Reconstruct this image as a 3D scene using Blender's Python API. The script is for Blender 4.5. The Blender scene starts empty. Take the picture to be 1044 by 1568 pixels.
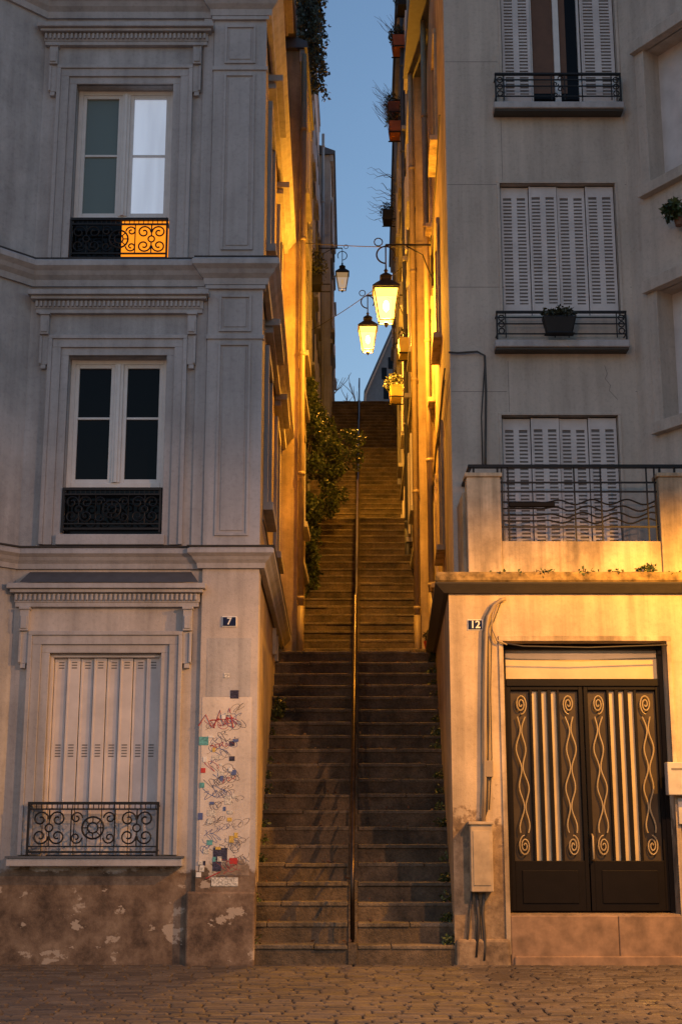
import bpy, math, random
from math import sin, cos, tan, pi, radians, atan2, sqrt
from mathutils import Vector
random.seed(7)
scene=bpy.context.scene
# ---------- survey: camera model used to measure the photograph ----------
FP=2072.0; T=radians(13.1); CS=cos(T); SN=sin(T); D=14.8; H=1.4
def W(u,v,y=0.0):
    dx=(u-522)/FP; dy=(784-v)/FP
    s=(y+D)/(CS-dy*SN)
    return s*dx, H+s*(SN+dy*CS)
def X(u,v,y=0.0): return W(u,v,y)[0]
def Z(v,y=0.0): return W(522,v,y)[1]
# ---------- materials ----------
def mat(name):
    m=bpy.data.materials.new(name); m.use_nodes=True
    nt=m.node_tree; b=nt.nodes['Principled BSDF']
    return m,nt,b
def N(nt,t,**k):
    n=nt.nodes.new(t)
    for a,v in k.items():
        setattr(n,a,v)
    return n
def noise(nt,co,scale,detail=5,rough=.6,map_scale=None):
    n=N(nt,'ShaderNodeTexNoise'); n.inputs['Scale'].default_value=scale
    n.inputs['Detail'].default_value=detail; n.inputs['Roughness'].default_value=rough
    if map_scale:
        mp=N(nt,'ShaderNodeMapping'); mp.inputs['Scale'].default_value=map_scale
        nt.links.new(co,mp.inputs['Vector']); nt.links.new(mp.outputs[0],n.inputs['Vector'])
    else: nt.links.new(co,n.inputs['Vector'])
    return n.outputs['Fac']
def ramp(nt,fac,stops):
    r=N(nt,'ShaderNodeValToRGB'); e=r.color_ramp.elements
    while len(e)<len(stops): e.new(.5)
    for i,(p,c) in enumerate(stops):
        e[i].position=p; e[i].color=(c[0],c[1],c[2],1)
    nt.links.new(fac,r.inputs[0]); return r.outputs[0]
def mix(nt,fac,a,b,mode='MIX'):
    m=N(nt,'ShaderNodeMix',data_type='RGBA',blend_type=mode)
    for k,v in ((0,fac),(6,a),(7,b)):
        if isinstance(v,(int,float)): m.inputs[k].default_value=v
        elif isinstance(v,tuple): m.inputs[k].default_value=(v[0],v[1],v[2],1)
        else: nt.links.new(v,m.inputs[k])
    return m.outputs[2]
def g(v): return (v,v,v)
def bump(nt,b,h,strength,dist):
    n=N(nt,'ShaderNodeBump'); n.inputs['Strength'].default_value=strength; n.inputs['Distance'].default_value=dist
    nt.links.new(h,n.inputs['Height']); nt.links.new(n.outputs[0],b.inputs['Normal'])
def plaster(name,c,var=.25,streak=.35,rough=.88,bs=.35,peel=None,fine=60,pcol=((.09,.065,.045),(.22,.165,.12),(.33,.26,.20)),patchc=(.46,.40,.33)):
    m,nt,b=mat(name)
    co=N(nt,'ShaderNodeTexCoord').outputs['Object']
    lo=tuple(x*(1-var) for x in c); hi=tuple(min(.85,x*(1+var*.35)) for x in c)
    col=ramp(nt,noise(nt,co,1.3,5,.65),[(.3,lo),(.62,hi)])
    st=ramp(nt,noise(nt,co,1.0,4,.6,(6,6,.35)),[(.3,g(1-streak)),(.6,g(1))])
    col=mix(nt,.8,col,st,'MULTIPLY')
    sp=ramp(nt,noise(nt,co,22,3,.7),[(.3,g(.82)),(.5,g(1))])
    col=mix(nt,.8,col,sp,'MULTIPLY')
    hgt=noise(nt,co,fine,3,.7)
    if peel:
        z=N(nt,'ShaderNodeSeparateXYZ'); nt.links.new(co,z.inputs[0])
        n1=noise(nt,co,2.3,8,.68)
        ma=N(nt,'ShaderNodeMath',operation='MULTIPLY_ADD'); nt.links.new(n1,ma.inputs[0]); ma.inputs[1].default_value=peel[1]
        nt.links.new(z.outputs[2],ma.inputs[2])
        ms=N(nt,'ShaderNodeMath',operation='MULTIPLY'); nt.links.new(ma.outputs[0],ms.inputs[0]); ms.inputs[1].default_value=.5/peel[0]
        f=ramp(nt,ms.outputs[0],[(.492,g(1)),(.508,g(0))])
        cem=ramp(nt,noise(nt,co,3.1,8,.75),[(.36,pcol[0]),(.5,pcol[1]),(.64,pcol[2])])
        patch=ramp(nt,noise(nt,co,3.1,7,.62,(1,1,1.5)),[(.60,g(0)),(.615,g(1))])
        cem=mix(nt,patch,cem,patchc)
        col=mix(nt,f,col,cem)
    nt.links.new(col,b.inputs['Base Color'])
    b.inputs['Roughness'].default_value=rough
    bump(nt,b,hgt,bs,.01)
    return m
def simple(name,c,rough=.6,metal=0,var=.15,scale=8,bs=.1,spec=.5):
    m,nt,b=mat(name)
    co=N(nt,'ShaderNodeTexCoord').outputs['Object']
    col=ramp(nt,noise(nt,co,scale,4,.6),[(.3,tuple(x*(1-var) for x in c)),(.65,tuple(x*(1+var*.5) for x in c))])
    nt.links.new(col,b.inputs['Base Color']); b.inputs['Roughness'].default_value=rough; b.inputs['Metallic'].default_value=metal
    b.inputs['Specular IOR Level'].default_value=spec
    bump(nt,b,noise(nt,co,scale*6,2),bs,.005)
    return m
def emis(name,c,s,trans=0.0):
    m=bpy.data.materials.new(name); m.use_nodes=True; nt=m.node_tree; nt.nodes.clear()
    o=N(nt,'ShaderNodeOutputMaterial'); e=N(nt,'ShaderNodeEmission'); e.inputs[0].default_value=(*c,1); e.inputs[1].default_value=s
    if trans>0:
        t=N(nt,'ShaderNodeBsdfTransparent'); mx=N(nt,'ShaderNodeMixShader'); mx.inputs[0].default_value=trans
        nt.links.new(e.outputs[0],mx.inputs[1]); nt.links.new(t.outputs[0],mx.inputs[2]); nt.links.new(mx.outputs[0],o.inputs[0])
    else: nt.links.new(e.outputs[0],o.inputs[0])
    return m
M={}
M['greyplaster']=plaster('grey_plaster',(.43,.42,.425),streak=.35,var=.28)
M['groundplaster']=plaster('ground_floor_plaster',(.51,.465,.435),var=.25,streak=.32,peel=(1.22,.5),pcol=((.06,.04,.028),(.16,.11,.075),(.27,.20,.14)),patchc=(.40,.33,.26))
M['pillarpaint']=plaster('pale_overpaint',(.66,.60,.54),var=.25,streak=.2,peel=(1.30,.5))
M['trim']=plaster('painted_trim',(.44,.425,.43),var=.16,streak=.3,bs=.15)
M['cream']=plaster('cream_plaster',(.52,.46,.40),var=.14,streak=.28)
M['creamdirty']=plaster('weathered_render',(.56,.45,.31),var=.55,streak=.75)
M['creambase']=plaster('weathered_render_ground',(.56,.45,.31),var=.3,streak=.45,peel=(2.6,2.2),pcol=((.10,.07,.045),(.24,.175,.11),(.38,.29,.19)),patchc=(.19,.145,.105))
M['ochre']=plaster('alley_render_warm',(.47,.36,.23),var=.45,streak=.55)
M['bluegrey']=plaster('alley_render_grey',(.42,.42,.42),var=.25,streak=.4)
M['white']=simple('white_paint',(.66,.65,.64),.5,var=.08,bs=.03)
M['shut']=simple('shutter_paint',(.58,.54,.53),.5,var=.16,scale=3,bs=.03)
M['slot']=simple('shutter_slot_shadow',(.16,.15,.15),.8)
M['iron']=simple('black_iron',(.018,.018,.02),.5,.3,bs=.2,spec=.3)
M['railiron']=simple('worn_rail_iron',(.05,.035,.025),.33,.8,bs=.2,var=.5)
M['doorpaint']=simple('dark_door_paint',(.008,.0065,.006),.5,0,bs=.1,spec=.12)
M['gold']=simple('pale_painted_ironwork',(.36,.29,.17),.55,0)
M['zinc']=simple('zinc_roof',(.10,.105,.12),.5,.3)
M['moss']=simple('mossy_stone',(.26,.18,.07),.95,var=.75,scale=9,bs=.9)
M['wood']=simple('brown_wood',(.13,.06,.03),.6)
M['terracotta']=simple('terracotta',(.25,.08,.05),.8)
M['stepstone']=simple('beige_door_step',(.25,.165,.105),.8,var=.45,scale=5)
M['pipe']=simple('painted_pipe',(.30,.235,.15),.5)
M['box']=simple('weathered_box_paint',(.40,.32,.21),.6,var=.35,scale=5)
M['cable']=simple('cable_rubber',(.05,.045,.04),.6)
M['red']=simple('red_plastic',(.5,.03,.02),.4)
M['plate']=simple('enamel_plate_blue',(.012,.022,.07),.7,spec=.1)
M['platew']=simple('enamel_white',(.75,.75,.72),.5)
M['sticker1']=simple('sticker_teal',(.10,.35,.36),.5,var=.5,scale=40)
M['sticker2']=simple('sticker_dark',(.05,.05,.09),.6,var=.8,scale=60,spec=.2)
M['sticker3']=simple('sticker_pale',(.6,.58,.52),.5,var=.7,scale=50)
M['sticker4']=simple('sticker_yellow',(.6,.42,.08),.5,var=.5,scale=60)
M['inkred']=simple('graffiti_red',(.40,.03,.03),.6)
M['inkdark']=simple('graffiti_dark',(.14,.115,.12),.6)
M['inkblue']=simple('graffiti_blue',(.08,.12,.3),.6)
M['bark']=simple('bark',(.10,.08,.07),.9)
M['barkpale']=simple('pale_winter_twigs',(.24,.19,.17),.9)
M['rooffar']=simple('slate_roof',(.12,.13,.15),.7)
M['farwall']=simple('far_house_render',(.22,.22,.225),.8)
M['letterbox']=simple('grey_letter_box',(.42,.40,.36),.5,var=.2)
def glass(name,c,rough,spec=1.0,metal=0,em=None):
    m,nt,b=mat(name); b.inputs['Base Color'].default_value=(*c,1); b.inputs['Roughness'].default_value=rough
    b.inputs['IOR'].default_value=1.45; b.inputs['Specular IOR Level'].default_value=spec; b.inputs['Metallic'].default_value=metal
    co=N(nt,'ShaderNodeTexCoord').outputs['Object']; bump(nt,b,noise(nt,co,2.5,2),.06,.02)
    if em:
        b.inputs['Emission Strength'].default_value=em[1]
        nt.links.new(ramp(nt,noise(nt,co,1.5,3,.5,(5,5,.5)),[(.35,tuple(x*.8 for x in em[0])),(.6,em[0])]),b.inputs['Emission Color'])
    return m
M['glassdark']=glass('window_glass_dark',(.006,.006,.007),.06,.14)
M['glasscurtain']=glass('window_glass_curtain',(.13,.17,.16),.25,.5)
M['glasssky']=glass('window_glass_sky_glow',(.7,.72,.74),.25,.5,0,((.62,.74,.95),.42))  # bluish emission stands in for sky reflected in this pane
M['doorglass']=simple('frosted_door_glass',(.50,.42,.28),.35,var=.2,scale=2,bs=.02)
M['doorglassdark']=simple('dark_door_glass',(.055,.043,.03),.4,var=.3,scale=3,bs=.02,spec=.2)  # dark glass behind the scroll columns of the door
M['lanternglass']=emis('lantern_glass_lit',(1,.46,.065),7,.4)
M['bulb']=emis('lantern_bulb',(1,.62,.22),45)
M['lanterndim']=emis('lantern_glass_dim',(1,.62,.3),.5,.4)
M['roomglow']=emis('room_glow',(1,.28,.015),1.3)
M['boxglow']=simple('yellow_box',(.50,.38,.10),.5)
def foliage(name,a,b2):
    m,nt,b=mat(name)
    co=N(nt,'ShaderNodeTexCoord').outputs['Object']
    nt.links.new(ramp(nt,noise(nt,co,3.5,3),[(.35,a),(.65,b2)]),b.inputs['Base Color']); b.inputs['Roughness'].default_value=.5
    return m
M['leaf']=foliage('leaf_green',(.015,.03,.008),(.075,.11,.025))
M['leafd']=foliage('leaf_dark',(.02,.025,.02),(.05,.06,.03))
def stepmat(name,a,b2,c2,wet=.55,bs=.8,sc=2.1):
    m,nt,b=mat(name); co=N(nt,'ShaderNodeTexCoord').outputs['Object']
    col=ramp(nt,noise(nt,co,sc,7,.75),[(.32,a),(.5,b2),(.68,c2)])
    col=mix(nt,.9,col,ramp(nt,noise(nt,co,35,3,.8),[(.3,g(.45)),(.55,g(1))]),'MULTIPLY')
    nt.links.new(col,b.inputs['Base Color'])
    nt.links.new(ramp(nt,noise(nt,co,3,3),[(.3,g(wet)),(.7,g(.95))]),b.inputs['Roughness'])
    bump(nt,b,noise(nt,co,30,4,.75),bs,.02)
    return m
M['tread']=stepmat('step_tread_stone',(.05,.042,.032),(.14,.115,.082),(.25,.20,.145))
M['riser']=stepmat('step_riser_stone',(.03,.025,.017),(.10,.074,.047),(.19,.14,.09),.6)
M['sett']=stepmat('cobble_stone',(.06,.048,.040),(.085,.07,.058),(.115,.094,.077),.45,.35,1.1)
M['sett2']=stepmat('cobble_stone_dark',(.045,.037,.031),(.065,.053,.044),(.085,.07,.058),.4,.35,1.1)
M['sett3']=stepmat('cobble_stone_pale',(.075,.06,.048),(.105,.086,.068),(.14,.115,.09),.5,.35,1.1)
M['ground']=stepmat('ground_soil',(.02,.018,.016),(.028,.024,.02),(.035,.03,.025))
# ---------- geometry ----------
class Fr:
    def __init__(s,p0,p1):
        s.o=p0; dx=p1[0]-p0[0]; dy=p1[1]-p0[1]; s.L=math.hypot(dx,dy); s.t=(dx/s.L,dy/s.L); s.n=(s.t[1],-s.t[0])
    def pt(s,a,d,z): return (s.o[0]+s.t[0]*a+s.n[0]*d, s.o[1]+s.t[1]*a+s.n[1]*d, z)
F0=Fr((0,0),(1,0)); F1=Fr((0,1),(1,1))
def top(name):
    e=bpy.data.objects.new(name,None); scene.collection.objects.link(e); e.empty_display_size=.2; return e
class Part:
    def __init__(s,parent,name,m,bevel=0,smooth=False):
        s.v=[];s.f=[];s.p=parent;s.n=name;s.m=m;s.bevel=bevel;s.smooth=smooth; ALL.append(s)
    def add(s,vs,fs):
        o=len(s.v); s.v+=vs; s.f+=[tuple(i+o for i in f) for f in fs]
    def box(s,F,a0,a1,d0,d1,z0,z1):
        c=[F.pt(a,d,z) for z in (z0,z1) for (a,d) in ((a0,d1),(a1,d1),(a1,d0),(a0,d0))]
        s.add(c,[(0,1,5,4),(1,2,6,5),(2,3,7,6),(3,0,4,7),(4,5,6,7),(3,2,1,0)])
    def wbox(s,x0,x1,y0,y1,z0,z1): s.box(F0,x0,x1,-y1,-y0,z0,z1)
    def quad(s,a,b,c,d): s.add([a,b,c,d],[(0,1,2,3)])
    def tube(s,pts,r,n=6,closed=False,r2=None):
        pts=[Vector(p) for p in pts]; k=len(pts)
        if k<2: return
        vs=[];up=None
        for i,p in enumerate(pts):
            if closed: t=pts[(i+1)%k]-pts[i-1]
            else: t=pts[min(i+1,k-1)]-pts[max(i-1,0)]
            if t.length<1e-9: t=Vector((0,0,1))
            t.normalize()
            if up is None:
                up=Vector((0,1,0)) if abs(t.y)<.9 else Vector((1,0,0))
            u=up-t*up.dot(t)
            if u.length<1e-4: u=Vector((1,0,0))-t*t.x
            u.normalize(); up=u; w=t.cross(u)
            rr=r if r2 is None else r+(r2-r)*i/(k-1)
            for j in range(n):
                a=2*pi*j/n+.4; vs.append(tuple(p+u*cos(a)*rr+w*sin(a)*rr))
        fs=[]
        m=k if closed else k-1
        for i in range(m):
            for j in range(n):
                a=i*n+j;b=i*n+(j+1)%n;c=((i+1)%k)*n+(j+1)%n;d=((i+1)%k)*n+j
                fs.append((a,b,c,d))
        if not closed:
            fs.append(tuple(range(n-1,-1,-1))); fs.append(tuple((k-1)*n+j for j in range(n)))
        s.add(vs,fs)
    def lathe(s,prof,cx,cy,cz,n=12,rot=0):
        vs=[];k=len(prof)
        for r,z in prof:
            for j in range(n):
                a=2*pi*j/n+rot; vs.append((cx+r*cos(a),cy+r*sin(a),cz+z))
        fs=[(i*n+j,i*n+(j+1)%n,(i+1)*n+(j+1)%n,(i+1)*n+j) for i in range(k-1) for j in range(n)]
        fs.append(tuple(range(n-1,-1,-1))); fs.append(tuple((k-1)*n+j for j in range(n)))
        s.add(vs,fs)
    def sweep(s,prof,path):
        k=len(prof);vs=[]
        ns=[]
        for i in range(len(path)-1):
            dx=path[i+1][0]-path[i][0];dy=path[i+1][1]-path[i][1];L=math.hypot(dx,dy);ns.append((dy/L,-dx/L))
        for i,p in enumerate(path):
            n1=ns[max(0,i-1)];n2=ns[min(i,len(ns)-1)]
            q=1+n1[0]*n2[0]+n1[1]*n2[1]; q=max(q,.3)
            mx=(n1[0]+n2[0])/q;my=(n1[1]+n2[1])/q
            for d,z in prof: vs.append((p[0]+mx*d,p[1]+my*d,z))
        fs=[(i*k+j,(i+1)*k+j,(i+1)*k+(j+1)%k,i*k+(j+1)%k) for i in range(len(path)-1) for j in range(k)]
        fs.append(tuple(range(k)));fs.append(tuple((len(path)-1)*k+j for j in range(k-1,-1,-1)))
        s.add(vs,fs)
    def wall(s,F,a0,a1,z0,z1,ops=(),depth=.25):
        A=sorted(set([a0,a1]+[min(max(x,a0),a1) for o in ops for x in o[:2]])); ZZ=sorted(set([z0,z1]+[min(max(x,z0),z1) for o in ops for x in o[2:4]]))
        for i in range(len(A)-1):
            for j in range(len(ZZ)-1):
                ca=(A[i]+A[i+1])/2;cz=(ZZ[j]+ZZ[j+1])/2
                if any(o[0]<ca<o[1] and o[2]<cz<o[3] for o in ops): continue
                s.quad(F.pt(A[i],0,ZZ[j]),F.pt(A[i+1],0,ZZ[j]),F.pt(A[i+1],0,ZZ[j+1]),F.pt(A[i],0,ZZ[j+1]))
        for o in ops:
            b0,b1,c0,c1=o[:4]
            P=lambda a,d,z:F.pt(a,d,z)
            e=-depth
            s.quad(P(b0,0,c0),P(b0,0,c1),P(b0,e,c1),P(b0,e,c0)); s.quad(P(b1,0,c0),P(b1,e,c0),P(b1,e,c1),P(b1,0,c1))
            s.quad(P(b0,0,c1),P(b1,0,c1),P(b1,e,c1),P(b0,e,c1)); s.quad(P(b0,0,c0),P(b0,e,c0),P(b1,e,c0),P(b1,0,c0))
    def leaves(s,n,fn,size):
        for _ in range(n):
            p=Vector(fn())
            d=Vector((random.gauss(0,1),random.gauss(0,1),random.gauss(0,1)-.4)).normalized()
            w=d.cross(Vector((random.gauss(0,1),random.gauss(0,1),random.gauss(0,1)))).normalized()
            L=size*random.uniform(.6,1.3)
            nrm=d.cross(w)*L*.12
            s.add([tuple(p),tuple(p+d*L*.45+w*L*.32+nrm),tuple(p+d*L),tuple(p+d*L*.45-w*L*.32+nrm)],[(0,1,2,3)])
ALL=[]
def finish():
    for s in ALL:
        if not s.v: continue
        me=bpy.data.meshes.new(s.n); me.from_pydata(s.v,[],s.f); me.update()
        me.materials.append(M[s.m])
        if s.smooth:
            for p in me.polygons: p.use_smooth=True
        ob=bpy.data.objects.new(s.n,me); scene.collection.objects.link(ob)
        if s.p is not None: ob.parent=s.p
        if s.bevel>0:
            b=ob.modifiers.new('bevel','BEVEL'); b.width=s.bevel; b.segments=2; b.limit_method='ANGLE'
def spiral(F,d,ca,cz,r0,r1,turns,start,sgn=1,n=18):
    out=[]
    for i in range(n+1):
        t=i/n; r=r0+(r1-r0)*t; a=start+sgn*turns*2*pi*t
        out.append(F.pt(ca+r*cos(a),d,cz+r*sin(a)))
    return out
def ring(F,d,ca,cz,r,n=14): return [F.pt(ca+r*cos(2*pi*i/n),d,cz+r*sin(2*pi*i/n)) for i in range(n)]
def ornate(par,F,a0,a1,d,z0,z1,nm='balcony_railing',mods=3):
    p=Part(par,nm,'iron'); h=z1-z0; w=a1-a0; t=.012
    p.box(F,a0,a1,d-.022,d+.022,z1-.03,z1); p.box(F,a0,a1,d-t,d+t,z1-.085,z1-.068); p.box(F,a0,a1,d-t,d+t,z0,z0+.022)
    p.box(F,a0,a1,d-t,d+t,z0+.06,z0+.075)
    for a in (a0,a1-.022): p.box(F,a,a+.022,d-.013,d+.013,z0-.03,z1)
    for a in (a0+.01,a1-.01):
        for z in (z0+.02,z1-.05): p.box(F,a-.008,a+.008,-.28,d,z,z+.015)
    zc=(z0+.075+z1-.085)/2; hh=(z1-.085-z0-.075)/2; mw=w/mods
    for i in range(mods):
        c=a0+mw*(i+.5); R=hh*.48
        if i!=mods//2 or mods%2==0:
            for sx in (-1,1):
                for sz in (-1,1):
                    p.tube(spiral(F,d,c+sx*R*1.03,zc+sz*R*1.0,R*.98,R*.2,1.35,(pi if sx>0 else 0)+0,-sx*sz),.0095,5)
            p.tube(ring(F,d,c,zc,R*.45),.009,5,True)
            p.tube([F.pt(c,d,zc-hh),F.pt(c,d,zc-R*.4)],.008,5);p.tube([F.pt(c,d,zc+hh),F.pt(c,d,zc+R*.4)],.008,5)
        else:
            p.tube(ring(F,d,c,zc,hh*.62,20),.011,5,True); p.tube(ring(F,d,c,zc,hh*.3,12),.009,5,True)
            for k in range(8):
                an=k*pi/4; p.tube([F.pt(c+hh*.3*cos(an),d,zc+hh*.3*sin(an)),F.pt(c+hh*.62*cos(an),d,zc+hh*.62*sin(an))],.007,5)
            for sx in (-1,1):
                for sz in (-1,1):
                    p.tube(spiral(F,d,c+sx*mw*.38,zc+sz*hh*.55,R*.75,R*.15,1.3,(pi if sx>0 else 0),-sx*sz),.009,5)
        for e in (-1,1):
            a=c+e*mw*.5
            if a0+.05<a<a1-.05: p.tube([F.pt(a,d,zc-hh),F.pt(a,d,zc+hh)],.007,5)
    for i in range(int(w/.055)):
        a=a0+.03+i*.055
        p.box(F,a,a+.008,d-.006,d+.006,z1-.07,z1-.03)
    return p
def casement(par,F,a0,a1,z0,z1,dp=-.2,gl=('glassdark','glassdark'),cross=.52):
    fr=Part(par,'window_frame','white',.004)
    f=.055
    fr.box(F,a0+.002,a0+f,dp-.04,dp+.03,z0,z1-.002);fr.box(F,a1-f,a1-.002,dp-.04,dp+.03,z0,z1-.002)
    fr.box(F,a0+f,a1-f,dp-.04,dp+.028,z1-f,z1-.003);fr.box(F,a0+f,a1-f,dp-.04,dp+.034,z0,z0+f)
    c=(a0+a1)/2
    fr.box(F,c-.05,c+.05,dp-.03,dp+.045,z0+f,z1-f)
    fr.box(F,c-.018,c+.018,dp+.045,dp+.065,z0+f,z1-f)
    for k,(b0,b1) in enumerate(((a0+f,c-.05),(c+.05,a1-f))):
        s=.045
        fr.box(F,b0,b0+s,dp-.03,dp+.02,z0+f,z1-f);fr.box(F,b1-s,b1,dp-.03,dp+.02,z0+f,z1-f)
        fr.box(F,b0+s,b1-s,dp-.03,dp+.018,z1-f-s,z1-f);fr.box(F,b0+s,b1-s,dp-.03,dp+.018,z0+f,z0+f+s)
        zm=z0+(z1-z0)*cross
        fr.box(F,b0+s,b1-s,dp-.03,dp+.01,zm-.014,zm+.014)
        gp=Part(par,'window_pane',gl[k]); gp.box(F,b0+s-.01,b1-s+.01,dp-.045,dp-.012,z0+f,z1-f)
    return fr
def louvres(par,F,a0,a1,d,z0,z1,leaves=2,cols=2,pitch=.05):
    fr=Part(par,'shutters','shut'); bk=Part(par,'shutter_slots','slot')
    lw=(a1-a0)/leaves
    for i in range(leaves):
        b0=a0+i*lw+.004;b1=a0+(i+1)*lw-.004; dd=d+(.03 if i%2 else 0)
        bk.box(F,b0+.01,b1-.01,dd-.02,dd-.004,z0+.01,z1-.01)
        cw=(b1-b0)/cols
        for c in range(cols):
            c0=b0+c*cw;c1=c0+cw;e=cw*.20
            fr.box(F,c0,c0+e,dd-.01,dd+.014,z0,z1);fr.box(F,c1-e,c1,dd-.01,dd+.014,z0,z1)
            fr.box(F,c0+e,c1-e,dd-.01,dd+.012,z0,z0+.16);fr.box(F,c0+e,c1-e,dd-.01,dd+.012,z1-.14,z1)
            k=z0+.16+.02
            while k<z1-.16:
                fr.box(F,c0+e,c1-e,dd-.01,dd+.008,k,k+pitch*.5)
                k+=pitch
        fr.box(F,b0+.001,b0+.018,dd+.014,dd+.024,z0,z1)
# =====================================================================
ground=Part(None,'ground','ground')
ys=[(-250,-.06),(1,-.06),(31,14.4),(31.3,15.93),(400,16.0)]
for i in range(len(ys)-1):
    (y0,z0),(y1,z1)=ys[i],ys[i+1]
    ground.quad((-250,y0,z0),(250,y0,z0),(250,y1,z1),(-250,y1,z1))
tstreet=Part(None,'upper_street','sett'); tstreet.wbox(-12,14,31.6,60,15.9,16.02)
cobE=top('cobblestone_street')
cobs=[Part(cobE,'setts','sett'),Part(cobE,'dark_setts','sett2'),Part(cobE,'pale_setts','sett3')]; bed=Part(cobE,'joint_bed','ground')
bed.quad((-9,-16,-.03),(9,-16,-.03),(9,-.02,-.03),(-9,-.02,-.03))
y=-7.5
while y<-.05:
    rw=random.uniform(.13,.15); x=-6.5+random.uniform(0,.2)
    while x<6.5:
        w=random.uniform(.18,.27); h=random.uniform(-.004,.005)
        z0=-.035; i=.014; j=[random.uniform(-.003,.003) for _ in range(4)]
        yy=y+random.uniform(-.005,.005)
        q=.007
        a=[(x+.003,yy+.003,z0),(x+w-.003,yy+.003,z0),(x+w-.003,yy+rw-.003,z0),(x+.003,yy+rw-.003,z0)]
        b=[(x+q,yy+q,h-.010),(x+w-q,yy+q,h-.010),(x+w-q,yy+rw-q,h-.010),(x+q,yy+rw-q,h-.010)]
        c=[(x+q+i,yy+q+i,h+j[0]),(x+w-q-i,yy+q+i,h+j[1]),(x+w-q-i,yy+rw-q-i,h+j[2]),(x+q+i,yy+rw-q-i,h+j[3])]
        fs=[]
        for o in (0,4):
            for t in range(4): fs.append((o+t,o+(t+1)%4,o+4+(t+1)%4,o+4+t))
        fs.append((8,9,10,11)); random.choice(cobs).add(a+b+c,fs); x+=w
    y+=rw
# =====================================================================
# STAIRS
stair=top('stone_staircase')
tr=Part(stair,'treads','tread',.010); ri=Part(stair,'risers','riser'); gut=Part(stair,'centre_kerb','riser',.006)
def cx(y): return .12+.0171*y
flights=[(0,.30,0),(8.2,.31,4),(16.7,.31,8),(24.8,.31,12)]
for fi,(ys0,t,z0) in enumerate(flights):
    for k in range(20):
        ya=ys0+k*t; zt=z0+.2*(k+1); yb=ya+t+.06 if k<19 else (flights[fi+1][0]+.06 if fi<3 else 32.2)
        xl=-1.15 if ya<16 else -1.1; xr=1.36+.035*ya if ya<8 else 1.8+.012*ya
        if ya<1.2 : xr=1.3
        c=cx(ya)
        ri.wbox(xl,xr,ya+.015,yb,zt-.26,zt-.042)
        for (b0,b1) in ((xl,c-.05),(c+.05,xr)):
            n=random.choice((1,2,2)); cuts=[b0]+sorted(random.uniform(b0+.35,b1-.35) for _ in range(n-1))+[b1]
            for q in range(len(cuts)-1):
                j=random.uniform(-.009,.007); e=random.uniform(-.012,.010)
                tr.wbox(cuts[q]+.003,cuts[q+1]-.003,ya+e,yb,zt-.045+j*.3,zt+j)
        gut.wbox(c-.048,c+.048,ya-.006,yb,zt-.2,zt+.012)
lv=top('fallen_leaves'); q=Part(lv,'leaves','wood')
for _ in range(420):
    fi=random.choice((0,0,1,1,2)); ys0,t,z0=flights[fi]; k=random.randint(0,19); yy=ys0+(k+random.uniform(.1,.9))*t; xx=random.uniform(-.9,1.2)
    q.leaves(1,lambda:(xx,yy,z0+.2*(k+1)+.02),.05)
rail=top('stair_handrail')
hr=Part(rail,'rail_and_posts','railiron',0,True)
pts=[]
for (ys0,t,z0) in flights:
    pts+= [(cx(ys0),ys0+.05,z0+.2+.88),(cx(ys0+20*t),ys0+19.5*t,z0+4+.88)]
hr.tube([(pts[0][0],pts[0][1]-.02,.25)]+pts+[(pts[-1][0],pts[-1][1]+1,pts[-1][2])],.027,8)
low=[(p[0],p[1],p[2]-.42) for p in pts]; hr.tube(low,.014,6)
for fi,(ys0,t,z0) in enumerate(flights):
    for k in range(0,20,3):
        yy=ys0+(k+.5)*t; zt=z0+.2*(k+1)
        f=(yy-ys0-.05)/(19.5*t-.05); zr=z0+1.08+f*3.8
        hr.tube([(cx(yy),yy,zt-.05),(cx(yy),yy,zr)],.017,6)
# =====================================================================
# LEFT CORNER HOUSE (No 7)
A=top('corner_house'); ZT=15.2
pL0=(-4.9,-1.3); pL1=(-3.6,0); pA=(-.93,0); pB=(-1.0,7.0)
zb1=Z(858); zb2=Z(425); zb3=Z(5)
gfo=(X(70,1150),X(243,1150),Z(1312),Z(1000))
w1=(X(100,680),X(252,680),Z(818),Z(545)); w2=(X(112,264),X(262,264),Z(402),Z(130))
wg=Part(A,'ground_floor_wall','groundplaster')
wg.wall(F0,-3.6,-.93,-.1,zb1,[gfo],.24)
wu=Part(A,'upper_wall','greyplaster'); wu.wall(F0,-3.6,-.93,zb1,ZT,[w1,w2],.24)
wu.wall(Fr(pL0,pL1),0,Fr(pL0,pL1).L,-.1,ZT)
wu.quad((-8,-1.3,-.1),(-4.9,-1.3,-.1),(-4.9,-1.3,ZT),(-8,-1.3,ZT))
FS=Fr(pA,pB); sops=[]
for zc in (zb1+.95,zb2+.95,zb3+.9):
    for a in (1.3,4.3): sops.append((a,a+1.0,zc,zc+1.9))
sops.append((4.6,5.3,3.8,4.3))
sw=Part(A,'side_wall','ochre'); sw.wall(FS,0,FS.L,-.1,ZT,sops,.2)
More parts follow.
